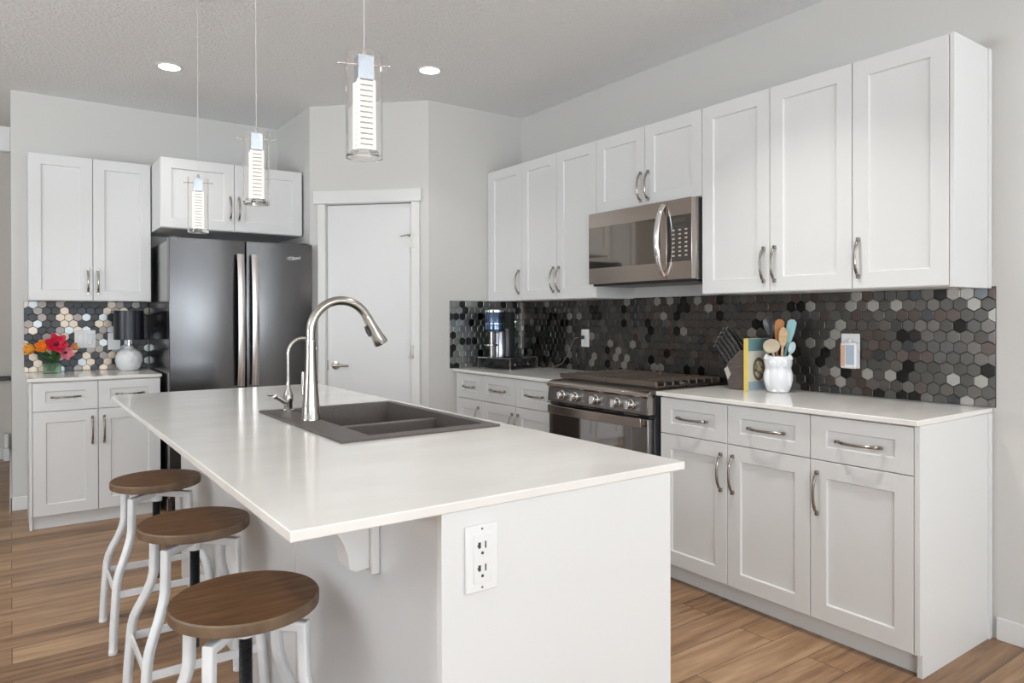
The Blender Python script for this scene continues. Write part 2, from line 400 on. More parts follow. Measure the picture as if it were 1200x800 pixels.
# ------------------------------------------------------------------ counters
def slab(name, mb, label): return tag(mb.build(name, QUARTZ, None, .0025), label, 'countertop')
ZQ, ZQ0 = .914, .894
slab('countertop', MB().box(2.568, 3.183, 1.183, 2.405, ZQ0, ZQ), 'white quartz countertop right of the gas range, holding the knife block')
slab('countertop', MB().box(2.568, 3.183, 3.214, 4.350, ZQ0, ZQ), 'white quartz countertop left of the gas range, under the coffee machine')
slab('countertop', MB().box(.080, .806, 5.084, 5.735, ZQ0, ZQ), 'short white quartz countertop on back left wall, under the black lamp')
# island top with sink cut-out
IX0, IX1, IY0, IY1 = .3865, 1.3824, 1.196, 3.810
SX0, SX1, SY0, SY1 = .775, 1.330, 1.940, 2.770
def frame_slab(m, o, h, z0, z1):
    (a0, a1, b0, b1), (c0, c1, d0, d1) = o, h
    O = [(a0, b0), (a1, b0), (a1, b1), (a0, b1)]; H = [(c0, d0), (c1, d0), (c1, d1), (c0, d1)]
    vs = [(x, y, z) for z in (z0, z1) for x, y in O+H]; fs = []
    for i in range(4):
        j = (i+1) % 4
        fs += [(8+i, 8+j, 12+j, 12+i), (i, 4+i, 4+j, j), (i, j, 8+j, 8+i), (4+i, 12+i, 12+j, 4+j)]
    m.add(vs, fs); return m
slab('island_countertop', frame_slab(MB(), (IX0, IX1, IY0, IY1), (SX0+.02, SX1-.02, SY0+.02, SY1-.02), ZQ0, ZQ), 'large white quartz island countertop with a dark sink let into it')

# island base
isl = thing('kitchen_island', (1.0, 2.5, 0), 'white kitchen island base with plain end panel and seating overhang', 'kitchen island')
bm_ = MB(); bm_.box(.70, .712, 1.22, 3.79, 0, .893).box(1.320, 1.332, 1.22, 3.79, .1, .893).box(.70, 1.332, 3.77, 3.79, 0, .893).box(.70, 1.332, 1.22, 1.24, 0, .893).box(.70, 1.27, 1.22, 3.79, .09, .11).box(1.24, 1.255, 1.22, 3.79, 0, .1)
bm_.build('cabinet_body', CAB, isl)
MB().box(.6835, 1.334, 1.2005, 1.2195, 0, .8935).build('end_panel', CAB, isl, .0012)
for (y0, y1) in ((1.2202, 2.0705), (2.0735, 2.9335), (2.9365, 3.79)):
    MB().box(.684, .6998, y0, y1, 0, .8935).build('back_panel', KNEE, isl, .001)
# corbel under the overhang: plate, neck and concave bracket
def corbel(yc):
    m = MB(); m.box(.664, .6836, yc-.048, yc+.048, .695, .8935)
    pr = [(.664, .893), (.412, .893), (.412, .880)]
    N = 14
    for i in range(N+1):
        a = PI/2*i/N; pr.append((.415+.205*math.sin(a)**1.0*.98, .878-.165*(1-math.cos(a))))
    pr += [(.632, .705), (.664, .708)]
    m.prism(pr, 'y', yc-.036, yc+.036); m.build('corbel', CAB, isl, .003)
corbel(1.531)
IS = lambda p: Vector((1.3325+p[1], p[0], p[2]))
for y0, y1 in ((1.225, 1.85), (1.85, 2.35), (2.35, 2.85), (2.85, 3.32), (3.32, 3.785)):
    shaker(IS, y0+G, y1-G, .10, .71, .066, 'door', isl, th=.02)
    shaker(IS, y0+G, y1-G, .714, .887, .066, 'drawer', isl, th=.02, fz=.05)
# ------------------------------------------------------------------ sink and taps
snk = thing('kitchen_sink', (1.05, 2.355, ZQ), 'dark brown composite double-bowl drop-in sink in the island', 'sink')
m = MB(); B = [(.885, 1.300, 1.995, 2.318), (.885, 1.300, 2.356, 2.738)]
xs = [SX0, .885, 1.300, SX1]; ys = [SY0, 1.995, 2.318, 2.356, 2.738, SY1]; ZR, ZD = .9215, .712
grid = {}
def V(x, y, z):
    key = (round(x, 4), round(y, 4), round(z, 4))
    if key not in grid: grid[key] = len(grid)
    return grid[key]
fs = []
def holes(i, j): return i == 1 and j in (1, 3)
zt = lambda i, j, x, y: (.899 if (j == 2 and i == 1) else ZR)
for i in range(3):
    for j in range(5):
        if holes(i, j): continue
        z = .899 if (i == 1 and j == 2) else ZR
        fs.append([V(xs[i], ys[j], z), V(xs[i+1], ys[j], z), V(xs[i+1], ys[j+1], z), V(xs[i], ys[j+1], z)])
# small steps beside the low divider
for x in (.885, 1.300): fs.append([V(x, 2.318, ZR), V(x, 2.356, ZR), V(x, 2.356, .899), V(x, 2.318, .899)])
ins = .018
for (x0, x1, y0, y1) in B:
    top = [(x0, y0), (x1, y0), (x1, y1), (x0, y1)]; bot = [(x0+ins, y0+ins), (x1-ins, y0+ins), (x1-ins, y1-ins), (x0+ins, y1-ins)]
    def tz(p): return .899 if (abs(p[1]-2.318) < 1e-4 or abs(p[1]-2.356) < 1e-4) else ZR
    for k in range(4):
        q = (k+1) % 4; a, b2 = top[k], top[q]
        za, zb = tz(a), tz(b2)
        loop = [V(a[0], a[1], za), V(b2[0], b2[1], zb), V(bot[q][0], bot[q][1], ZD), V(bot[k][0], bot[k][1], ZD)]
        if za != zb:   # side wall next to the divider corner
            hi = b2 if zb == .899 else a
            idx = V(hi[0], hi[1], ZR); loop.insert(1 if hi is a else 1, idx)
        fs.append(loop)
    fs.append([V(p[0], p[1], ZD) for p in bot])
o4 = [(SX0, SY0), (SX1, SY0), (SX1, SY1), (SX0, SY1)]
xyz = None
for k in range(4):
    a, b2 = o4[k], o4[(k+1) % 4]
    edge = [p for p in grid if abs(p[2]-ZR) < 1e-4 and ((abs(a[0]-b2[0]) < 1e-6 and abs(p[0]-a[0]) < 1e-4) or (abs(a[1]-b2[1]) < 1e-6 and abs(p[1]-a[1]) < 1e-4))]
    edge.sort(key=lambda p: (p[0]-a[0])**2+(p[1]-a[1])**2)
    fs.append([grid[p] for p in edge] + [V(b2[0], b2[1], ZQ+.0004), V(a[0], a[1], ZQ+.0004)])
m.add(list(grid.keys()), fs); m.build('sink_body', GRANITE, snk, .006, segs=3)
for (x0, x1, y0, y1) in B:
    MB().lathe([(.001, .004), (.030, .004), (.042, .003), (.044, 0)], ((x0+x1)/2, (y0+y1)/2, ZD+.0005), 24).build('drain', STEEL, snk)

fc = thing('kitchen_faucet', (.856, 2.416, ZR), 'tall brushed steel pull-down gooseneck faucet on the sink deck', 'faucet')
x0, y0 = .854, 2.416
MB().lathe([(.0335, 0), (.0335, .004), (.0315, .008), (.0295, .05), (.0245, .11), (.0200, .17), (.0178, .22), (.0172, .272)], (x0, y0, ZR), 32).build('body', STEEL, fc)
MB().lathe([(.0182, .273), (.0182, .277)], (x0, y0, ZR), 32).build('seam_ring', CHROME, fc)
pts = [(x0, y0, ZR+.277), (x0, y0, 1.222)]
cx, cz, r = x0+.112, 1.226, .112
for i in range(0, 25):
    a = PI - (PI-PI/6)*i/24; pts.append((cx+r*math.cos(a), y0, cz+r*math.sin(a)))
MB().tube(pts, .0160, 20).build('gooseneck', STEEL, fc)
ex, ez = cx+r*math.cos(PI/6), cz+r*math.sin(PI/6); dx, dz = .5, -.866
P = lambda t: (ex+dx*t, y0, ez+dz*t)
hh = MB().lathe([(.0165, 0), (.0175, .006), (.0182, .04), (.0225, .085), (.0265, .112), (.0255, .116), (.001, .114)], P(0), 28, (dx, 0, dz)).build('spray_head', STEEL, fc)
b_ = MB(); b_.tube([(ex-.022*.866+dx*.03, y0, ez-.022*.5+dz*.03), (ex-.026*.866+dx*.05, y0, ez-.026*.5+dz*.05), (ex-.024*.866+dx*.07, y0, ez-.024*.5+dz*.07)], .006, 8); b_.build('spray_button', SLOT, hh)
lv = MB(); lv.cyl((x0, y0+.020, .99), (x0, y0+.050, .99), .013, .012, 16); lv.tube([(x0, y0+.046, .99), (x0-.004, y0+.058, 1.01), (x0-.006, y0+.062, 1.055), (x0-.006, y0+.062, 1.085)], [.010, .009, .007, .006], 12); lv.build('lever', STEEL, fc)

ff = thing('filter_tap', (.866, 2.70, ZR), 'small slim chrome filtered-water tap beside the tall faucet', 'faucet')
x1, y1 = .866, 2.70
MB().lathe([(.024, 0), (.024, .004), (.016, .008), (.0165, .03), (.020, .045), (.0165, .065), (.0085, .085), (.0065, .11)], (x1, y1, ZR), 24).build('body', STEEL, ff)
pts = [(x1, y1, ZR+.10), (x1, y1, 1.135)]
for i in range(19):
    a = PI*i/18*.86; pts.append((x1+.056-.056*math.cos(a), y1, 1.138+.060*math.sin(a)))
pts.append((pts[-1][0]+.006, y1, pts[-1][2]-.014))
MB().tube(pts, .0062, 14).build('spout', STEEL, ff)
k_ = MB(); k_.cyl((x1-.008, y1-.004, ZR+.03), (x1-.050, y1-.012, ZR+.058), .0095, .0085, 14); k_.tube([(x1-.028, y1-.008, ZR+.045), (x1-.06, y1-.014, ZR+.066), (x1-.082, y1-.016, ZR+.070)], [.007, .0062, .008], 10); k_.ball((x1-.054, y1-.012, ZR+.060), .0115); k_.build('lever_handle', CHROME, ff)

# ------------------------------------------------------------------ outlets
def outlet(T, a, z, wd, ht, label, kind='duplex', name='wall_outlet'):
    o = MB(T).box(a-wd/2, a+wd/2, .0005, .006, z-ht/2, z+ht/2).build(name, WHITEP, None, .002)
    tag(o, label, 'outlet'); OFF[o.name] = Vector((0, 0, 0))
    return o
IE = face_y(1.2000)
o = outlet(IE, .773, .793, .077, .134, 'white duplex outlet on the island end panel')
MB(IE).box(.752, .794, .0058, .0085, .744, .842).build('receptacle', WHITEP, o, .002)
for z in (.816, .770):
    for x_a, x_b, z_a, z_b in ((.762, .768, -.002, .010), (.760, .7619, .002, .005), (.778, .781, -.003, .011)):
        MB(IE).box(x_a, x_b, .0086, .0092, z+z_a, z+z_b).build('slot', SLOT, o)
    MB(IE).lathe([(.0032, 0), (.0032, .0006)], (.772, .0086, z-.012), 10, (0, 1, 0)).build('ground_hole', SLOT, o)
for z in (.852, .734): MB(IE).lathe([(.0026, 0), (.002, .001)], (.773, .006, z), 10, (0, 1, 0)).build('screw', STEEL, o)

# ------------------------------------------------------------------ hexagon tile backsplashes
def tile_mats(pref, cols):
    out = [GROUT]
    for i, (c, r) in enumerate(cols):
        mm = mat('%s_%d' % (pref, i), c, r, 1); out.append(mm)
    return out
def clip(poly, x0, x1, z0, z1):
    for ax, lim, sg in ((0, x0, 1), (0, x1, -1), (1, z0, 1), (1, z1, -1)):
        out = []
        for i in range(len(poly)):
            p, q = poly[i-1], poly[i]; fp, fq = sg*(p[ax]-lim), sg*(q[ax]-lim)
            if (fp >= 0) != (fq >= 0):
                t = fp/(fp-fq); out.append((p[0]+(q[0]-p[0])*t, p[1]+(q[1]-p[1])*t))
            if fq >= 0: out.append(q)
        poly = out
        if len(poly) < 3: return None
    return poly
def hexsplash(T, a0, a1, z0, z1, mats, wts, label, seed, tilt):
    rnd = random.Random(seed); m = MB(T); m.box(a0, a1, .0005, .004, z0, z1)
    R = .0296; W = math.sqrt(3)*R; gr = .0009; row = 0; z = z0+.012
    while z < z1+R:
        a = a0 + (W/2 if row % 2 else 0) - rnd.random()*0
        while a < a1+W:
            Rr = R-gr
            hx = [(a+Rr*math.sin(PI/3*k), z+Rr*math.cos(PI/3*k)) for k in range(6)]
            hx = clip(hx, a0+.0008, a1-.0008, z0+.0008, z1-.0008)
            if hx and max(p[0] for p in hx)-min(p[0] for p in hx) > .004 and max(p[1] for p in hx)-min(p[1] for p in hx) > .004:
                m.cur = 1+rnd.choices(range(len(wts)), wts)[0]
                tx, tz = rnd.gauss(0, tilt), rnd.gauss(0, tilt)
                ca = sum(p[0] for p in hx)/len(hx); cz = sum(p[1] for p in hx)/len(hx)
                n = len(hx); bot = [(p[0], .003, p[1]) for p in hx]; s1 = [(p[0], .0068, p[1]) for p in hx]
                top = []
                for p in hx:
                    da, dzz = p[0]-ca, p[1]-cz; k = .93
                    top.append((ca+da*k, .0078+tx*da+tz*dzz, cz+dzz*k))
                vs = bot+s1+top; fs = []
                for i in range(n):
                    j = (i+1) % n; fs += [(i, j, n+j, n+i), (n+i, n+j, 2*n+j, 2*n+i)]
                fs.append(tuple(2*n+i for i in range(n))); m.add(vs, fs); m.cur = 0
            a += W
        z += 1.5*R; row += 1
    o = m.build('tile_backsplash', mats, None, smooth=False)
    return tag(o, label, 'backsplash')
RM = tile_mats('metal_tile', [((.100, .093, .086), .36), ((.138, .125, .114), .34), ((.034, .031, .029), .26), ((.34, .32, .295), .40), ((.105, .082, .072), .32), ((.088, .092, .096), .24)])
PM = tile_mats('grey_tile', [((.30, .305, .30), .38), ((.06, .06, .062), .28), ((.42, .43, .42), .36)])
LM = tile_mats('warm_reflection_tile', [((.065, .065, .068), .42), ((.55, .47, .385), .45), ((.29, .26, .24), .45), ((.42, .445, .45), .38), ((.05, .054, .06), .35)])  # warm reflections on the metal put into the cream tile colours
hexsplash(face_x(XW), 1.171, YP-.0085, ZQ+.0008, 1.396, RM, [52, 17, 8, 9, 9, 5], 'dark metallic hexagon tile backsplash along the right wall', 3, .013)
hexsplash(face_y(YP), 2.546, XW-.001, ZQ+.0008, 1.396, PM, [66, 22, 12], 'short dark hexagon tile backsplash on the pantry wall beside the coffee machine', 5, .012)
hexsplash(face_y(YB), .073, .826, ZQ+.0008, 1.392, LM, [42, 19, 16, 15, 8], 'metallic hexagon tile backsplash on the back left wall, cream reflections put into its colours', 11, .015)
struct('trim_4', MB().box(XW-.016, XW-.009, YP-.016, YP-.009, ZQ+.001, 1.393), STEEL)
struct('trim_3', MB().box(.826, .836, YB-.010, YB, ZQ+.001, 1.392), STEEL)

SPX = face_x(XW-.0085); SPY = face_y(YB-.0085)
o = outlet(SPX, 3.612, 1.135, .078, .118, 'white outlet with a black plug on the far dark tiles, left of the range')
MB(SPX).box(3.595, 3.629, .0058, .0085, 1.092, 1.178).build('receptacle', WHITEP, o, .002)
o = outlet(SPX, 1.760, 1.118, .088, .160, 'white outlet plate on the near dark tiles behind the plug-in air freshener')
o = outlet(SPY, .423, 1.131, .126, .124, 'white double-gang switch and outlet plate above the flowers')
MB(SPY).box(.378, .412, .0058, .0085, 1.095, 1.168).build('receptacle', WHITEP, o, .002)
MB(SPY).box(.436, .470, .0058, .0100, 1.095, 1.168).build('rocker_switch', WHITEP, o, .003)
o = outlet(SPY, .60, 1.112, .078, .118, 'white outlet plate partly hidden behind the black lamp')
MB(SPY).box(.583, .617, .0058, .0085, 1.07, 1.155).build('receptacle', WHITEP, o, .002)

# ------------------------------------------------------------------ refrigerator
fr = thing('refrigerator', (1.28, 5.2, 0), 'black stainless french-door refrigerator in the niche', 'refrigerator')
MB().box(.822, 1.738, 4.975, 5.68, .03, 1.775).build('cabinet_body', FSIDE, fr, .004)
MB().box(.84, 1.72, 4.96, 5.0, .0, .10).build('base_grille', BLACK, fr)
def fdoor(x0, x1, z0, z1, name):
    N = 10; m = MB(); pf = []
    for i in range(N+1):
        t = -1+2*i/N; pf.append((x0+(x1-x0)*i/N, 4.905-.010*(1-t*t)))
    pf = pf + [(x1, 4.962), (x0, 4.962)]
    m.prism(pf, 'z', z0, z1); return m.build(name, BLKSTEEL, fr, .004)
dl = fdoor(.820, 1.287, .70, 1.792, 'door'); dr = fdoor(1.293, 1.746, .70, 1.792, 'door')
fz = fdoor(.820, 1.746, .12, .692, 'freezer_drawer')
for x, par in ((1.247, dl), (1.338, dr)):
    h = MB(); pts = []
    for i in range(21):
        t = -1+2*i/20; pts.append((x, 4.895-.030-.028*(1-t*t), 1.262+t*.438))
    h.tube(pts, 1, cs=[(-.006, -.021), (.004, -.023), (.008, -.014), (.008, .014), (.004, .023), (-.006, .021)], up=(0, -1, 0))
    for z in (.84, 1.684): h.box(x-.012, x+.012, 4.862, 4.902, z-.016, z+.016)
    h.build('handle', HSTEEL, par, .002)
h = MB(); h.tube([(.93, 4.85, .60), (1.1, 4.838, .60), (1.28, 4.834, .60), (1.46, 4.838, .60), (1.64, 4.85, .60)], .016, 12)
for x in (.96, 1.61): h.box(x-.012, x+.012, 4.85, 4.90, .588, .612)
h.build('handle', WARMSTEEL, fz)
for x in (.86, 1.70): MB().box(x-.03, x+.03, 4.93, 5.05, 1.776, 1.80).build('hinge_cover', BLACK, fr, .004)
def text(body, size, loc, rot, m, parent, name, depth=.0006):
    cu = bpy.data.curves.new(name, 'FONT'); cu.body = body; cu.size = size; cu.extrude = depth; cu.align_x = 'CENTER'; cu.align_y = 'CENTER'
    tmp = bpy.data.objects.new('tmp', cu); COL.objects.link(tmp)
    bpy.context.view_layer.update()
    me = bpy.data.meshes.new_from_object(tmp.evaluated_get(bpy.context.evaluated_depsgraph_get()))
    bpy.data.objects.remove(tmp); bpy.data.curves.remove(cu)
    me.transform(Matrix.Translation(Vector(loc)-OFF[parent.name]) @ rot.to_4x4()); me.materials.clear(); me.materials.append(m)
    o = bpy.data.objects.new(name, me); COL.objects.link(o); o.parent = parent; OFF[o.name] = OFF[parent.name]; return o
RY = Matrix.Rotation(PI/2, 3, 'X')
text('Whirlpool', .030, (1.596, 4.8965, 1.694), RY, WHITEMARK, dr, 'logo', .001)
lg = MB(); lg.tube([(1.596+.036*math.cos(a), 4.896, 1.692+.013*math.sin(a)) for a in [PI*1.05+i*PI*.95/12 for i in range(13)]], .0014, 6); lg.build('logo_arc', WHITEMARK, dr)

# ------------------------------------------------------------------ gas range
rg = thing('gas_range', (2.85, 2.81, 0), 'dark stainless gas range with five knobs and cast iron grates', 'range')
RY0, RY1 = 2.425, 3.204
MB().box(2.585, 3.165, RY0+.004, RY1-.004, .03, .895).build('body', mat('range_side', (.12, .12, .14), .35, .6), rg, .002)
MB().box(2.60, 2.62, RY0+.01, RY1-.01, 0, .05).build('kick_plate', BLACK, rg)
# bullnose cooktop edge + top
m = MB(); pr = [(3.165, .893), (3.165, .915), (2.57, .915), (2.545, .911), (2.527, .900), (2.523, .888), (2.530, .880), (2.56, .878), (2.56, .893)]
m.prism(pr, 'y', RY0-.004, RY1+.004); m.build('cooktop', WARMSTEEL, rg, .001)
MB().box(2.60, 3.14, RY0+.02, RY1-.02, .9151, .9185).build('burner_pan', BLACK, rg, .001)
cp = MB(); cp.prism([(2.585, .878), (2.534, .878), (2.526, .797), (2.585, .797)], 'y', RY0, RY1).build('control_panel', RANGESTEEL, rg, .002)
MB().box(2.533, 2.586, RY0-.003, RY0-.0003, .797, .880).build('end_cap', STEEL, rg)
for y in (3.073, 2.963, 2.796, 2.634, 2.536):
    kb = MB(); kb.lathe([(.026, 0), (.026, .006), (.0215, .009), (.0195, .032), (.0175, .036), (.001, .036)], (2.5303, y, .8395), 28, (-1, 0, .09))
    kb.box(2.486, 2.503, y-.005, y+.005, .820, .861)
    kb.build('knob', CHROME, rg)
vs_ = MB(); vs_.box(2.548, 2.586, RY0, RY1, .776, .797); vs_.build('vent_strip', BLACK, rg)
v2 = MB(); [v2.box(2.543, 2.549, 2.50+i*.158, 2.60+i*.158, .784, .789) for i in range(5)]; v2.build('vent_trim', STEEL, rg)
od = MB().box(2.536, 2.584, RY0+.002, RY1-.002, .235, .774).build('oven_door', RANGESTEEL, rg, .003)
MB().box(2.5335, 2.5362, 2.530, 3.168, .30, .735).build('window', OVENGLASS, od)
h = MB(); pts = []
for i in range(25):
    t = -1+2*i/24; pts.append((2.513-.022*(1-t*t), 2.815+t*.365, .757))
h.tube(pts, 1, cs=[(-.023, -.006), (.023, -.006), (.023, .004), (.014, .007), (-.014, .007), (-.023, .004)], up=(0, 0, 1))
for y in (2.470, 3.160): h.box(2.51, 2.537, y-.012, y+.012, .742, .770)
h.build('handle', WARMSTEEL, od, .002)
MB().box(2.540, 2.584, RY0+.002, RY1-.002, .055, .225).build('storage_drawer', RANGESTEEL, rg, .003)
def grate(ya, yb):
    m = MB(); x0, x1 = 2.622, 3.105; zr, zt_ = .930, .953
    for y in (ya+.007, yb-.007): m.box(x0, x1, y-.006, y+.006, zr-.006, zr)             # low side rails
    for x in (x0, x1): m.box(x-.007, x+.007, ya, yb, zr-.004, zt_)                       # tall front and back bars
    for i in range(1, 8):                                                               # fingers on little posts
        x = x0+(x1-x0)*i/8
        m.box(x-.0055, x+.0055, ya, yb, zt_-.009, zt_)
        for y in (ya+.006, yb-.006): m.box(x-.0055, x+.0055, y-.006, y+.006, zr, zt_-.009)
    ym = (ya+yb)/2; m.box(x0, x1, ym-.006, ym+.006, zt_-.010, zt_-.001)
    for x in (x0+.012, (x0+x1)/2, x1-.012):
        for y in (ya+.012, yb-.012): m.box(x-.007, x+.007, y-.007, y+.007, .9186, zr)
    m.build('grate', IRON, rg, .0015)
grate(RY0+.022, 2.808); grate(2.816, RY1-.004)
for x, y, r in ((2.76, 2.60, .045), (2.98, 2.60, .038), (2.76, 3.03, .042), (2.98, 3.03, .036), (2.87, 2.81, .04)):
    MB().lathe([(r, 0), (r, .006), (r*.8, .010), (.001, .011)], (x, y, .9186), 24).build('burner', IRON, rg)

# ------------------------------------------------------------------ microwave
mw = thing('microwave', (2.99, 2.765, 1.466), 'bronze stainless over-the-range microwave under the short cabinet', 'microwave')
MY0, MY1 = 2.378, 3.155; MX = face_x(2.80)
MB().box(2.835, 3.180, MY0, MY1, 1.468, 1.886).build('body', RANGESTEEL, mw, .002)
MB().box(2.83, 3.15, MY0+.01, MY1-.01, 1.458, 1.470).build('vent_grille', BLACK, mw)
dr_ = MB(MX).box(2.545, MY1, -.034, 0, 1.470, 1.884).build('door', WARMSTEEL, mw, .002)
MB(MX).box(2.590, MY1-.004, 0, .0015, 1.562, 1.800).build('window', MIRGLASS, dr_)
cpn = MB(MX).box(MY0, 2.542, -.034, 0, 1.470, 1.884).build('control_panel', WARMSTEEL, mw, .002)
MB(MX).box(MY0+.004, 2.540, 0, .0015, 1.562, 1.800).build('keypad', BLKGLASS, cpn)
kp = MB(MX)
for r in range(7):
    for c in range(3): kp.box(2.405+c*.042, 2.421+c*.042, .0015, .0021, 1.588+r*.022, 1.596+r*.022)
kp.build('buttons', mat('keypad_print', (.50, .43, .36), .5), cpn)
MB(MX).box(2.41, 2.50, .0015, .0021, 1.762, 1.786).build('display', mat('display_grey', (.09, .08, .06), .2), cpn)
h = MB(); pts = []
for i in range(25):
    t = -1+2*i/24; pts.append((2.796-.045*(1-t*t)-.008*(1-t**8), 2.566, 1.677+t*.185))
h.tube(pts, 1, cs=[(.012*math.cos(a), .016*math.sin(a)) for a in [2*PI*i/12 for i in range(12)]], up=(-1, 0, 0)); h.build('handle', CHROME, dr_)

# ------------------------------------------------------------------ ceiling lights
def pendant(loc, zb, label):
    x, y = loc; t = thing('pendant_light', (x, y, ZC), label, 'pendant light', 'glass pendant lights over the island')
    zt = zb+.248
    MB().lathe([(.11, 0), (.11, -.018), (.104, -.024), (.001, -.024)], (x, y, ZC), 36).build('canopy', CHROME, t)
    MB().cyl((x, y, zt+.012), (x, y, ZC-.022), .0009, n=8).build('cord', mat('clear_cord', (.72, .71, .69), .4), t)
    g = MB(); ro, ri = .0435, .0418
    g.lathe([(ro, zb), (ro, zt), (ri, zt), (ri, zb+.012), (ro-.001, zb+.006)][0:4], (x, y, 0), 36)
    # closed glass tube: outer wall, rim, inner wall, base
    g = MB(); n = 36; prof = [(ro, zb), (ro, zt), (ri, zt), (ri, zb+.008)]
    g.lathe(prof, (x, y, 0), n)
    g.build('glass_shade', GLASS, t)
    MB().prism([(x+.0195*math.sqrt(2)*math.cos(PI/4+q*PI/2-.14), y+.0195*math.sqrt(2)*math.sin(PI/4+q*PI/2-.14)) for q in range(4)], 'z', zt-.062, zt-.004).build('lamp_holder', CAPBLUE, t, .001)
    k = MB(); k.lathe([(.006, 0), (.006, .014), (.003, .02)], (x, y, zt-.004), 12); k.build('cord_grip', CHROME, t)
    p = MB(); p.tube([(x-.056, y+.022, zt-.022), (x+.056, y-.022, zt-.022)], .0022, 8); p.ball((x-.056, y+.022, zt-.022), .004); p.ball((x+.056, y-.022, zt-.022), .004); p.build('cross_pin', CHROME, t)
    def sqr(r): return [(x+r*math.sqrt(2)*math.cos(PI/4+q*PI/2-.14), y+r*math.sqrt(2)*math.sin(PI/4+q*PI/2-.14)) for q in range(4)]
    MB().prism(sqr(.0185), 'z', zb+.020, zt-.064).build('crystal_core', GROOVE, t)
    c = MB(); z = zb+.020
    for q in range(4):                                              # upright corner posts of the crystal
        px, py = sqr(.0188)[q]; c.box(px-.0028, px+.0028, py-.0028, py+.0028, zb+.020, zt-.064)
    while z < zt-.070: c.prism(sqr(.0205), 'z', z, z+.0078); z += .0128
    c.build('lit_crystal', LED, t)
    b = MB(); b.lathe([(.001, zb+.010), (.034, zb+.010), (.034, zb+.016), (.001, zb+.016)], (x, y, 0), 32); b.build('crystal_disc', GLASS, t)
    return t
pendant((.695, 3.43), 1.662, 'farthest glass pendant with lit crystal core, hanging in front of the refrigerator cabinet')
pendant((.700, 2.52), 1.672, 'middle glass pendant with lit crystal core, between the other two over the island')
pendant((.697, 1.594), 1.660, 'nearest and largest-looking glass pendant with lit crystal core, left of the downlight')
def downlight(x, y, label, DOWN=2.4):
    t = thing('recessed_downlight', (x, y, ZC), label, 'ceiling light', 'recessed ceiling lights')
    MB().lathe([(.075, -.0005), (.075, -.004), (.060, -.006), (.060, -.0005)], (x, y, ZC), 36).build('trim_ring', WHITEP, t)
    MB().lathe([(.001, -.003), (.061, -.003), (.061, -.0008)], (x, y, ZC), 32).build('lens', CAN, t)
    l = bpy.data.lights.new('downlight_beam', 'AREA'); l.shape = 'DISK'; l.size = .11; l.energy = DOWN; l.spread = math.radians(100); l.color = (1, .97, .93)
    lo = bpy.data.objects.new('downlight_beam', l); COL.objects.link(lo); lo.parent = t; lo.location = (0, 0, -.008)
downlight(.786, 4.662, 'round recessed downlight in the ceiling above the back left cabinets')
downlight(2.096, 3.815, 'round recessed downlight in the ceiling in front of the pantry door')

for x, y, w_ in ((2.10, 1.75, 'above the walkway beside the gas range'), (2.10, -.40, 'above the near end of the right wall'), (-.70, 3.20, 'above the floor left of the bar stools'), (-.70, .90, 'above the dining side of the room'), (.70, -1.60, 'above the living side of the room')):  # unseen downlights added to brighten counters and floor from above
    downlight(x, y, 'added unseen recessed downlight in the ceiling, ' + w_, 9 if x < 1 or y < 0 else 8)

# ------------------------------------------------------------------ bar stools
SQ = [(math.copysign(1, math.cos(a))*min(1, abs(math.cos(a))*1.28), math.copysign(1, math.sin(a))*min(1, abs(math.sin(a))*1.28)) for a in [2*PI*(i+.5)/16 for i in range(16)]]
def stool(x, y, label):
    t = thing('bar_stool', (x, y, 0), label, 'stool', 'bar stools along the island')
    W = lambda a, b, z: (x+a, y+b, z)
    st = MB().lathe([(.001, .585), (.163, .585), (.169, .588), (.170, .592), (.170, .611), (.167, .615), (.001, .615)], (x, y, 0), 64).build('seat', [SEATW, EDGELIT], t)
    for p in st.data.polygons:
        c = p.center; rr = math.hypot(c.x, c.y)
        if rr > .166 and c.z < .614: p.material_index = 1
    MB().lathe([(.06, .577), (.06, .585)], (x, y, 0), 24).build('seat_plate', STOOLW, t)
    MB().lathe([(.013, .20), (.013, .578)], (x, y, 0), 20).build('screw_post', mat('threaded_black', (.02, .02, .022), .4), t)
    sp = [o for o in t.children if o.name.startswith('screw_post')][0]
    sc2 = MB(); prof = []
    z = .30
    while z < .545: prof += [(.0132, z), (.0158, z+.003), (.0132, z+.006)]; z += .006
    sc2.lathe(prof, (x, y, 0), 16); sc2.build('thread', mat('thread_black', (.03, .03, .033), .35, .6), sp)
    MB().lathe([(.022, .520), (.022, .572), (.018, .574)], (x, y, 0), 20).build('hub', STOOLW, t)
    for sx in (-1, 1):
        for sy in (-1, 1):
            path = [(.0, .553)]
            D = lambda a, z: W(sx*a, sy*a, z)
            leg = [D(.016, .553), D(.1035, .553), D(.105, .46), D(.106, .435), D(.112, .405), D(.125, .365), D(.146, .315), D(.157, .285), D(.163, .255), D(.166, .22), D(.174, .10), D(.178, .004)]
            lo = MB().tube(leg, .0125, cs=SQ, up=(-sy, sx, 0)).build('leg', STOOLW, t, angle=50)
            MB().lathe([(.016, 0), (.016, .012), (.013, .014)], D(.178, 0), 14).build('foot_cap', WHITEP, lo)
    q = .166
    for (ax, sg) in (('x', -1), ('x', 1), ('y', -1), ('y', 1)):
        r = MB()
        if ax == 'x': r.box(x-q, x+q, y+sg*q-.004, y+sg*q+.004, .203, .229)
        else: r.box(x+sg*q-.004, x+sg*q+.004, y-q, y+q, .203, .229)
        r.build('footrest_bar', STOOLW, t, .001)
    return t
stool(.455, 1.742, 'nearest bar stool with round walnut seat and white metal legs')
stool(.490, 2.490, 'middle bar stool of the row, round walnut seat on white metal legs')
stool(.4915, 3.245, 'farthest bar stool with round walnut seat, nearest the refrigerator')

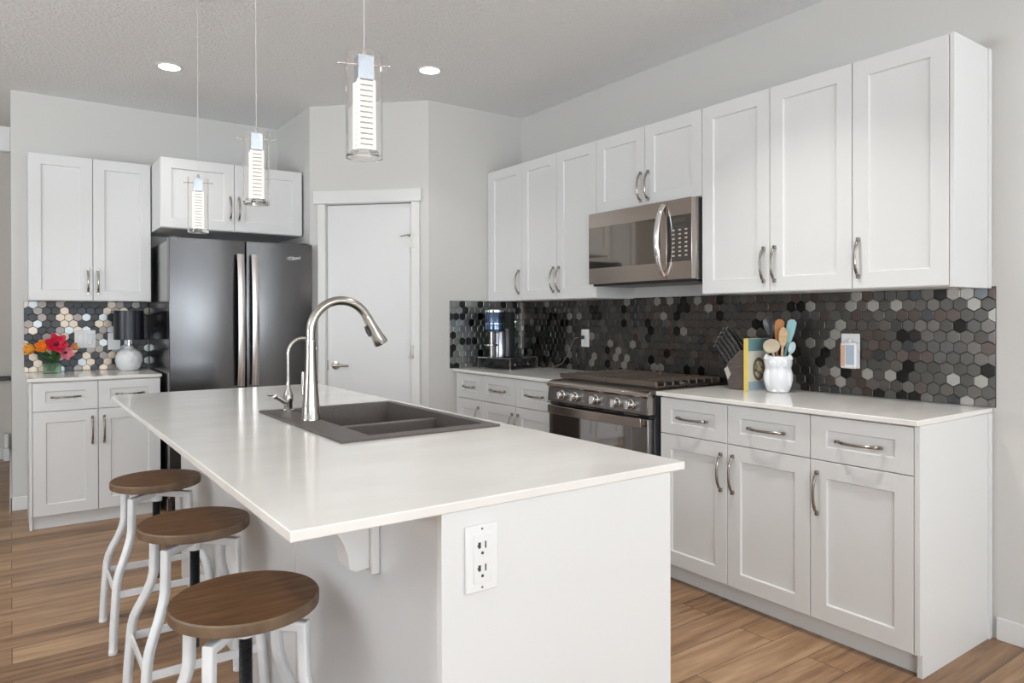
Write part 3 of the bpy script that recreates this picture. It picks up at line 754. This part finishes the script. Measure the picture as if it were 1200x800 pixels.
# ------------------------------------------------------------------ coffee corner
E1 = Vector((-.075, .29, 0)); E2 = Vector((.295, .08, 0)); CO = Vector((2.80, 3.965, ZQ))
def TT(p): return CO + E1*p[0] + E2*p[1] + Vector((0, 0, p[2]))
td = thing('capsule_drawer', (2.91, 4.15, ZQ), 'black wire capsule drawer with chrome edges under the coffee machine', 'drawer')
m = MB(TT); m.box(0, 1, 0, 1, .070, .076); m.build('top_plate', BLACK, td)
m = MB(TT)
for a, b2, c2, d2 in ((-.01, 1.01, -.02, .01), (-.01, 1.01, .99, 1.02), (-.01, .02, -.01, 1.01), (.99, 1.01, -.01, 1.01)): m.box(a, b2, c2, d2, .076, .081)
m.build('top_rail', CHROME, td)
for a in (0.01, .99):
    for b2 in (0.01, .99):
        MB(TT).box(a-.014, a+.014, b2-.014, b2+.014, 0, .070).build('leg', IRON if a > .5 else STEEL, td)
m = MB(TT)
for i in range(1, 22): u = i/22; m.box(u-.005, u+.005, -.006, .002, .012, .068); m.box(-.003, .003, u-.005, u+.005, .012, .068)
for j in range(6): z = .014+j*.0105; m.box(.0, 1, -.007, .001, z-.0013, z+.0013); m.box(-.004, .002, 0, 1, z-.0013, z+.0013)
m.build('wire_mesh', BLACK, td)
MB(TT).box(.02, .98, .02, .98, .010, .014).build('tray_base', BLACK, td)
pod_cols = [((.45, .12, .08), 0), ((.6, .6, .62), 1), ((.4, .3, .15), 2), ((.15, .15, .2), 3), ((.62, .62, .64), 4), ((.35, .08, .12), 5)]
for i in range(6):
    u, v = (.10, .10+i*.16); mm = mat('capsule_foil_%d' % i, pod_cols[i][0], .25, 1)
    c = TT((u, v, .015)); pd = MB().lathe([(.010, 0), (.017, .006), (.0205, .026), (.023, .028), (.023, .030), (.001, .030)], c, 20).build('coffee_capsule', mm, None)
    tag(pd, 'foil coffee capsule lying in the wire drawer under the coffee machine', 'capsule', 'coffee capsules in the wire drawer')
cm = thing('coffee_machine', (2.87, 4.165, ZQ+.081), 'blue and black capsule coffee machine on the wire drawer in the corner', 'coffee machine')
z0 = ZQ+.0815
MB().lathe([(.062, 0), (.066, .004), (.066, .300), (.060, .318), (.001, .322)], (2.905, 4.170, z0), 36).build('body', BLACK, cm)
MB().lathe([(.066, .192), (.071, .196), (.0715, .320), (.069, .324), (.001, .324)], (2.80, 4.150, z0), 40).build('brew_head', BLUEHEAD, cm)
MB().box(2.80, 2.905, 4.103, 4.225, z0+.20, z0+.319).build('head_bridge', BLACK, cm, .004)
m = MB(); m.lathe([(.0722, .318), (.0722, .329), (.05, .337), (.001, .338)], (2.80, 4.150, z0), 40); m.build('lid', CHROME, cm)
MB().lathe([(.0725, .235), (.0725, .238)], (2.80, 4.150, z0), 40).build('seam_ring', CHROME, cm)
MB().lathe([(.050, 0), (.050, .178), (.046, .192)], (2.845, 4.158, z0), 36).build('column', SILVER, cm)
MB().lathe([(.058, .180), (.058, .193)], (2.81, 4.152, z0), 36).build('outlet_collar', BLACK, cm)
MB().cyl((2.770, 4.152, z0), (2.770, 4.152, z0+.185), .011, n=14).build('guide_rail', STEEL, cm)
m = MB(); m.lathe([(.042, .082), (.045, .085), (.045, .092), (.040, .094), (.001, .093)], (2.752, 4.135, z0), 28); m.build('cup_support', STEEL, cm)
m = MB(); m.lathe([(.050, .012), (.050, .245), (.047, .245), (.047, .016)], (3.005, 4.215, z0), 32); m.build('water_tank', TANK, cm)
MB().lathe([(.052, 0), (.052, .012)], (3.005, 4.215, z0), 32).build('tank_base', BLACK, cm)
MB().lathe([(.052, .245), (.052, .253), (.001, .256)], (3.005, 4.215, z0), 32).build('tank_lid', STEEL, cm)
pc = thing('power_cord', (3.15, 3.62, 1.14), 'black plug and thin cord hanging from the outlet left of the range', 'cord')
MB().box(3.128, 3.168, 3.612, 3.640, 1.128, 1.152).build('plug', BLACK, pc, .004)
MB().tube([(3.13, 3.628, 1.14), (3.118, 3.65, 1.135), (3.128, 3.70, 1.09), (3.145, 3.76, 1.02), (3.150, 3.83, .955), (3.12, 3.90, .922), (3.09, 3.965, .9185), (3.10, 4.0, .9185)], .0035, 8).build('cord', STEEL, pc)

# ------------------------------------------------------------------ knife block, book, crock, utensils
kb = thing('knife_block', (2.99, 2.235, ZQ), 'dark wood knife block full of black-handled knives behind the book', 'knife block')
TK = lambda p: Vector((2.995, 2.262, ZQ+.0004)) + Vector((p[0], p[1], p[2]))
m = MB(TK); m.prism([(.004, 0), (-.084, 0), (-.088, .180), (-.078, .197), (-.068, .197), (.034, .098), (.030, .088)], 'x', -.048, .052)
m.build('block', KBLOCK, kb, .004)
m = MB(TK); m.prism([(.010, .045), (.029, .092), (.032, .098), (.012, .115), (-.008, .075)], 'x', -.0490, -.0478); m.build('pale_grain', KBLIGHT, kb)
sd = Vector((0, .60, .80)).normalized()     # knives lean left
su = Vector((0, -.72, .694)).normalized()
def knife(u, v, L, loop=False, idx=0):
    base = TK((v, .026, .1045)) + su*u
    a = base + sd*.001; e = base + sd*L
    lab = ['scissors with black loop handles in the front of the knife block', 'black-handled knife standing in the knife block'][0 if loop else 1]
    t = thing('kitchen_scissors' if loop else 'kitchen_knife', a, lab, 'scissors' if loop else 'knife', None if loop else 'knives in the block')
    if loop:
        for sg in (-1, 1):
            c = a + sd*.062 + su*sg*.020 - Vector((.012*sg+.02, 0, 0)); pts = []
            for i in range(25):
                q = 2*PI*i/24; pts.append(c + sd*.034*math.cos(q) + su*.016*math.sin(q))
            MB().tube(pts, .0055, 8, up=(1, 0, 0)).build('finger_loop', BLACK, t)
        MB().tube([a+Vector((0, 0, 0)), a+sd*.024], .008, 8).build('shank', STEEL, t)
        return
    N = 10; pts = [a+sd*(L*i/N) - su*(.010*(i/N)**2.5) for i in range(N+1)]
    rs = [1+.18*math.sin(i*1.25) for i in range(N+1)]; rs[-1] = .85
    MB().tube([p+sd*.012 for p in pts], rs, cs=[(.0065*math.cos(q), .0105*math.sin(q)) for q in [2*PI*i/10 for i in range(10)]], up=(1, 0, 0)).build('handle', BLACK, t)
    MB().tube([a-sd*.0, a+sd*.013], 1, cs=[(-.004, -.011), (.004, -.011), (.004, .011), (-.004, .011)], up=(1, 0, 0)).build('bolster', STEEL, t)
    MB().tube([pts[1]+sd*.012+su*.0105, pts[5]+sd*.012+su*.0108, pts[10]+sd*.010+su*.0090], 1, cs=[(-.0022, -.0012), (.0022, -.0012), (.0022, .0014), (-.0022, .0014)], up=(1, 0, 0)).build('tang', STEEL, t)
    q = MB()
    for f in (.3, .5, .7):
        p = a+sd*(L*f+.012); q.cyl(p-Vector((.0078, 0, 0)), p+Vector((.0078, 0, 0)), .0022, n=8)
    q.build('rivets', STEEL, t)
    MB().tube([pts[-1]+sd*.010-su*.002, pts[-1]+sd*.016-su*.003], 1, cs=[(-.0055, -.0085), (.0055, -.0085), (.0055, .0085), (-.0055, .0085)], up=(1, 0, 0)).build('end_cap', STEEL, t)
for (u, v, L_) in ((.016, -.030, .120), (.040, -.030, .128), (.064, -.030, .134), (.088, -.030, .140), (.112, -.030, .146), (.028, .006, .130), (.056, .006, .138), (.084, .006, .144), (.112, .006, .150), (.050, .040, .138), (.098, .040, .146)):
    knife(u, v, L_)
knife(.002, .012, .1, True)

bk = thing('cookbook', (2.99, 2.11, ZQ), 'thin standing cookbook with yellow spine beside the white crock', 'book')
b0 = Vector((2.925, 2.150, ZQ+.0005))
BK = lambda p: b0 + Vector((p[0], p[1], p[2]))
MB(BK).box(0.0, .005, -.011, .012, 0, .256).build('spine', YELLOW, bk, .001)
MB(BK).box(.004, .172, .0095, .012, 0, .256).build('back_cover', YELLOW, bk)
MB(BK).box(.005, .168, -.0085, .0095, .003, .253).build('pages', mat('paper', (.78, .74, .66), .8), bk)
cv = MB(BK).box(.004, .172, -.011, -.0085, 0, .256).build('front_cover', mat('cover_cream', (.62, .60, .52), .5), bk)
MB(BK).box(.006, .172, -.0116, -.0111, .195, .254).build('title_band', mat('cover_teal', (.16, .30, .32), .5), cv)
MB(BK).box(.006, .172, -.0116, -.0111, .003, .045).build('lower_band', mat('cover_bluegrey', (.30, .38, .44), .5), cv)
m = MB(BK); m.lathe([(.046, 0), (.046, .0008)], (.088, -.0112, .105), 28, (0, -1, 0), fx=1, fy=1.25); m.build('plate_picture', mat('cover_brown', (.16, .11, .06), .5), cv)
m = MB(BK); m.lathe([(.034, .0008), (.034, .0014)], (.088, -.0112, .105), 24, (0, -1, 0), fy=1.25); m.build('food_picture', noise_col.__self__ if False else mat('cover_food', (.42, .36, .20), .5), cv)
noise_col(bpy.data.materials['cover_food'], (.10, .08, .04), (.65, .58, .42), 60, 2)

ck = thing('utensil_crock', (3.02, 2.035, ZQ), 'white owl-shaped ceramic crock holding cooking utensils', 'crock')
cx, cy = 3.02, 2.035
m = MB(); m.lathe([(.001, .001), (.046, .001), (.050, .006), (.060, .03), (.0675, .062), (.068, .082), (.061, .108), (.0585, .116), (.064, .138), (.064, .153), (.062, .172), (.058, .174), (.054, .170), (.057, .150), (.052, .118), (.060, .085), (.050, .03), (.001, .014)], (cx, cy, ZQ), 44)
m.build('pot', CERAMIC, ck, angle=60)
tc = Vector((-cx, -cy, 0)).normalized(); tr = Vector((-tc.y, tc.x, 0))
for sg in (-1, 1):
    c = Vector((cx, cy, ZQ)) + tc*.020 + tr*sg*.052
    MB().lathe([(.016, 0), (.012, .012), (.001, .024)], (c.x, c.y, ZQ+.160), 12).build('ear', CERAMIC, ck)
    c = Vector((cx, cy, ZQ+.145)) + tc*.061 + tr*sg*.023
    m = MB(); m.lathe([(.001, .006), (.007, .006), (.009, .003), (.017, .002), (.020, -.004)], c, 20, tc); m.build('eye', CERAMIC, ck)
    c = Vector((cx, cy, ZQ+.07)) + tc*.036 + tr*sg*.046
    m = MB(); m.ball(c, .018, .018, .042); m.build('wing', CERAMIC, ck)
    c = Vector((cx, cy, ZQ+.008)) + tc*.045 + tr*sg*.018
    MB().ball(c, .014, .014, .0075).build('foot', CERAMIC, ck)
c = Vector((cx, cy, ZQ+.128)) + tc*.0615
MB().lathe([(.007, 0), (.001, .014)], c, 10, (tc.x, tc.y, -.8)).build('beak', CERAMIC, ck)
def utensil(name, foot, top, mats, shape, label):
    """foot inside the pot, top = centre of the head; offsets are along the picture's sideways direction tr"""
    f = Vector((cx, cy, ZQ)) + tr*foot[0] + tc*foot[1] + Vector((0, 0, foot[2])); h = Vector((cx, cy, ZQ)) + tr*top[0] + tc*top[1] + Vector((0, 0, top[2]))
    t = thing(name, f, label, 'utensil'); ax = (h-f).normalized()
    side = (-tr - ax*(-tr).dot(ax)).normalized(); nrm = ax.cross(side)
    kind, hw, hl, th = shape
    MB().tube([f, f+(h-f)*.5, h-ax*hl*.75], [.0055, .0055, .006], 10).build('shaft', mats[0], t)
    m = MB(); N = 18; vs = []; fs = []
    rows = 10
    for j in range(rows+1):
        q = -1+2*j/rows
        if kind == 'oval': wq = math.sqrt(max(0, 1-q*q))*hw
        elif kind == 'spoon': wq = math.sqrt(max(0, 1-q*q))*hw*(.78+.22*q)
        else: wq = hw*(.55+.45*min(1, (q+1)*.9)) * (1 if q < .8 else math.sqrt(max(0, 1-((q-.8)/.2)**2))*.6+.4)
        wq = max(wq, .0006)
        for i in range(N):
            a = 2*PI*i/N
            cup = (-.010*(1-q*q)*(1-(math.cos(a))**2) if kind != 'flat' else 0)
            vs.append(h + ax*q*hl + side*math.cos(a)*wq + nrm*(math.sin(a)*th*(.3+.7*math.sqrt(max(0, 1-q*q))) + cup))
    for j in range(rows):
        for i in range(N): fs.append((j*N+i, j*N+(i+1) % N, (j+1)*N+(i+1) % N, (j+1)*N+i))
    fs += [tuple(range(N)), tuple(rows*N+i for i in range(N))]
    m.add(vs, fs); m.build('head', mats[1], t)
    return t
# sideways offset: positive = right in the photo
utensil('cooking_spoon', (.012, -.01, .03), (-.040, -.020, .318), (BLACK, BLACK), ('spoon', .034, .052, .006), 'black nylon cooking spoon standing leftmost in the white crock')
utensil('bamboo_strainer', (.01, .0, .03), (-.030, .028, .222), (BEIGE, BEIGE), ('oval', .038, .036, .004), 'round beige bamboo ladle leaning at the front of the white crock')
utensil('wooden_spatula', (-.02, -.012, .03), (.004, -.018, .296), (WOODO, WOODO), ('flat', .022, .055, .004), 'orange-brown wooden spatula in the middle of the white crock')
utensil('wooden_spoon', (.008, .015, .03), (.022, .018, .262), (WOODL, WOODL), ('spoon', .025, .052, .005), 'pale wooden spoon in front of the orange-brown spatula')
utensil('silicone_spatula', (.0, -.01, .03), (.052, .0, .285), (TEAL, TEAL), ('flat', .021, .066, .005), 'teal silicone spatula at the right of the white crock')
utensil('measuring_scoop', (.012, .01, .03), (.061, .020, .215), (TEAL, mat('pale_teal', (.50, .62, .64), .4)), ('oval', .016, .030, .004), 'small pale scoop below the teal spatula in the crock')
utensil('slotted_turner', (-.01, -.03, .03), (.030, -.035, .296), (BLACK, BLACK), ('flat', .026, .045, .004), 'black turner mostly hidden behind the wooden spoons in the crock')

# plug-in air freshener
af = thing('air_freshener', (3.15, 1.765, 1.05), 'white plug-in air freshener with a small label on the near dark tiles', 'air freshener')
MB(SPX).box(1.714, 1.790, .0065, .042, 1.038, 1.160).build('housing', WHITEP, af, .010, segs=3)
MB(SPX).box(1.722, 1.762, .042, .0428, 1.056, 1.146).build('label_panel', mat('label_bluegrey', (.42, .50, .60), .4), af)
m = MB(SPX); m.box(1.766, 1.786, .042, .0428, 1.048, 1.146); m.build('side_panel', mat('peach_oil', (.70, .42, .30), .3), af)
m = MB(SPX); m.ball((1.752, .026, 1.166), .010); m.build('diffuser_tip', WHITEP, af)

# ------------------------------------------------------------------ lamp and flowers on the back left counter
lp = thing('table_lamp', (.672, 5.545, ZQ), 'table lamp with black drum shade and round white ceramic base', 'lamp')
lx, ly = .672, 5.545
LC = mat('lamp_ceramic', (.76, .76, .76), .3)
def ring_bump(m):
    n, l, b = nodes(m); mp = texmap(m); g = n.new('ShaderNodeTexVoronoi'); g.inputs['Scale'].default_value = 42
    bp = n.new('ShaderNodeBump'); bp.inputs['Strength'].default_value = .45; bp.inputs['Distance'].default_value = .006
    l.new(mp.outputs[0], g.inputs['Vector']); l.new(g.outputs['Distance'], bp.inputs['Height']); l.new(bp.outputs[0], b.inputs['Normal'])
ring_bump(LC)
MB().lathe([(.001, .0004), (.052, .0004), (.060, .006), (.078, .034), (.0865, .068), (.084, .098), (.070, .128), (.045, .146), (.030, .152), (.028, .165), (.020, .170), (.001, .171)], (lx, ly, ZQ), 44).build('lamp_base', LC, lp, angle=60)
MB().lathe([(.010, .170), (.010, .21), (.006, .215), (.006, .30), (.001, .301)], (lx, ly, ZQ), 16).build('stem', CHROME, lp)
m = MB(); m.lathe([(.0935, .214), (.0915, .414), (.0895, .414), (.0915, .214), (.0935, .214)], (lx, ly, ZQ), 48)
m = MB(); n = 48
prof = [(.0945, .214), (.0925, .414), (.0900, .413), (.0920, .215)]
vs = [(lx+r*math.cos(2*PI*i/n), ly+r*math.sin(2*PI*i/n), ZQ+z) for r, z in prof for i in range(n)]
fs = [(j*n+i, j*n+(i+1) % n, ((j+1) % 4)*n+(i+1) % n, ((j+1) % 4)*n+i) for j in range(4) for i in range(n)]
m.add(vs, fs); m.build('lamp_shade', SHADE, lp)
m = MB(); [m.tube([(lx, ly, ZQ+.30), (lx+.09*math.cos(a), ly+.09*math.sin(a), ZQ+.405)], .0015, 6) for a in (0, 2.1, 4.2)]; m.build('shade_spider', STEEL, lp)

vx, vy = .222, 5.555
vz = thing('glass_vase', (vx, vy, ZQ), 'small square green glass vase holding red and orange flowers', 'vase')
m = MB(); h_ = .050; w0 = .003
def sq(r): return [(vx-r, vy-r), (vx+r, vy-r), (vx+r, vy+r), (vx-r, vy+r)]
lo = [(h_, 0), (h_, .062), (h_-.004, .062), (h_-.004, .010)]
vs = [(p[0], p[1], ZQ+.0004+z) for r, z in lo for p in sq(r)]
fs = [(3, 2, 1, 0), (12, 13, 14, 15)] + [(j*4+i, j*4+(i+1) % 4, (j+1)*4+(i+1) % 4, (j+1)*4+i) for j in range(3) for i in range(4)]
m.add(vs, fs); m.build('vase_body', VGREEN, vz, .003)
rndf = random.Random(4)
def petal(m, c, d, up, L, Wd, curl):
    """pointed petal from c along d, curling towards up"""
    d = Vector(d).normalized(); up = Vector(up).normalized(); side = d.cross(up).normalized(); N = 7; vs = []; fs = []
    for i in range(N+1):
        t = i/N; p = Vector(c) + d*L*t*(1-.25*curl*t) + up*curl*L*(t*t)*.6
        wv = Wd*math.sin(PI*min(1, t*.86+.10))**.8
        for e in (-1, -.4, .4, 1): vs.append(p + side*wv*e + up*(.25*wv*abs(e)))
    for i in range(N):
        for k in range(3): fs.append((i*4+k, i*4+k+1, (i+1)*4+k+1, (i+1)*4+k))
    m.add(vs, fs)
def flower(pos, face, R, col, label, np_=6, core=None, curl=.5, pw=.42):
    p = Vector(pos); face = Vector(face).normalized()
    base = Vector((vx+rndf.uniform(-.015, .015), vy+rndf.uniform(-.012, .012), ZQ+.02))
    t = thing('cut_flower', base, label, 'flower')
    MB().tube([base, base+Vector((0, 0, .06)), p-face*R*.5-Vector((0, 0, .02)), p-face*.006], .0028, 8).build('stem', LEAF, t)
    a0 = face.orthogonal().normalized(); b0 = face.cross(a0)
    m = MB()
    for lay, (n, sc1, cu) in enumerate(((np_, 1, curl), (np_, .78, curl+.5))):
        for i in range(n):
            a = 2*PI*(i+.5*lay)/n; dd = a0*math.cos(a)+b0*math.sin(a)
            petal(m, p, dd+face*.35, face, R*sc1, R*pw*sc1, cu)
    o = m.build('petals', col, t)
    s = o.modifiers.new('thickness', 'SOLIDIFY'); s.thickness = .0012
    c = MB(); c.ball(p+face*R*.16, R*.15); c.build('flower_centre', core or LEAF, t)
    m = MB()
    for i in range(4):
        a = rndf.uniform(PI*.75, PI*2.25); q = base+Vector((0, 0, .052+.012*i)); petal(m, q, (math.cos(a), math.sin(a)*.5, .45), (0, 0, 1), .085, .017, .1)
    o = m.build('leaves', LEAF, t); s = o.modifiers.new('thickness', 'SOLIDIFY'); s.thickness = .001
DK = mat('flower_heart', (.06, .01, .02), .6)
flower((.242, 5.45, 1.108), (.05, -1, .30), .078, RED, 'large open red flower in the middle of the green vase', 6, DK, .30, .30)
flower((.290, 5.46, 1.052), (.45, -1, -.05), .056, PINK, 'pink-red flower low on the right of the bouquet', 6, DK, .3, .32)
flower((.176, 5.49, 1.090), (-.35, -1, .25), .056, ORANGE, 'orange flower left of the large red flower', 6, ORANGE, .8, .34)
flower((.130, 5.52, 1.076), (-1, -.45, .10), .060, mat('yellow_orange_petal', (.90, .42, .05), .5), 'yellow-orange bud pointing left out of the green vase', 5, ORANGE, 1.3, .34)
flower((.328, 5.51, 1.078), (.8, -.5, .35), .042, mat('amber_petal', (.85, .40, .10), .5), 'small amber flower at the right edge of the bouquet', 5, ORANGE, 1.0, .36)

# ------------------------------------------------------------------ hall at the far left
tag(MB().box(-.075, .0055, 6.36, 6.42, 2.50, 2.68).build('door_chime', WHITEP, None, .004), 'white box high on the hall side of the back wall', 'chime box')
tag(MB().box(-.62, -.001, YH-.060, YH-.016, .715, .755).build('wall_rail', BLACK, None, .004), 'black horizontal rail on the hall wall at far left', 'rail')
tag(MB().box(-.060, -.010, 7.74, 7.86, 0, .115).box(-.052, -.016, 7.75, 7.85, .115, .245).build('white_bin', WHITEP, None, .008), 'small white container on the floor at the end of the hall', 'container')
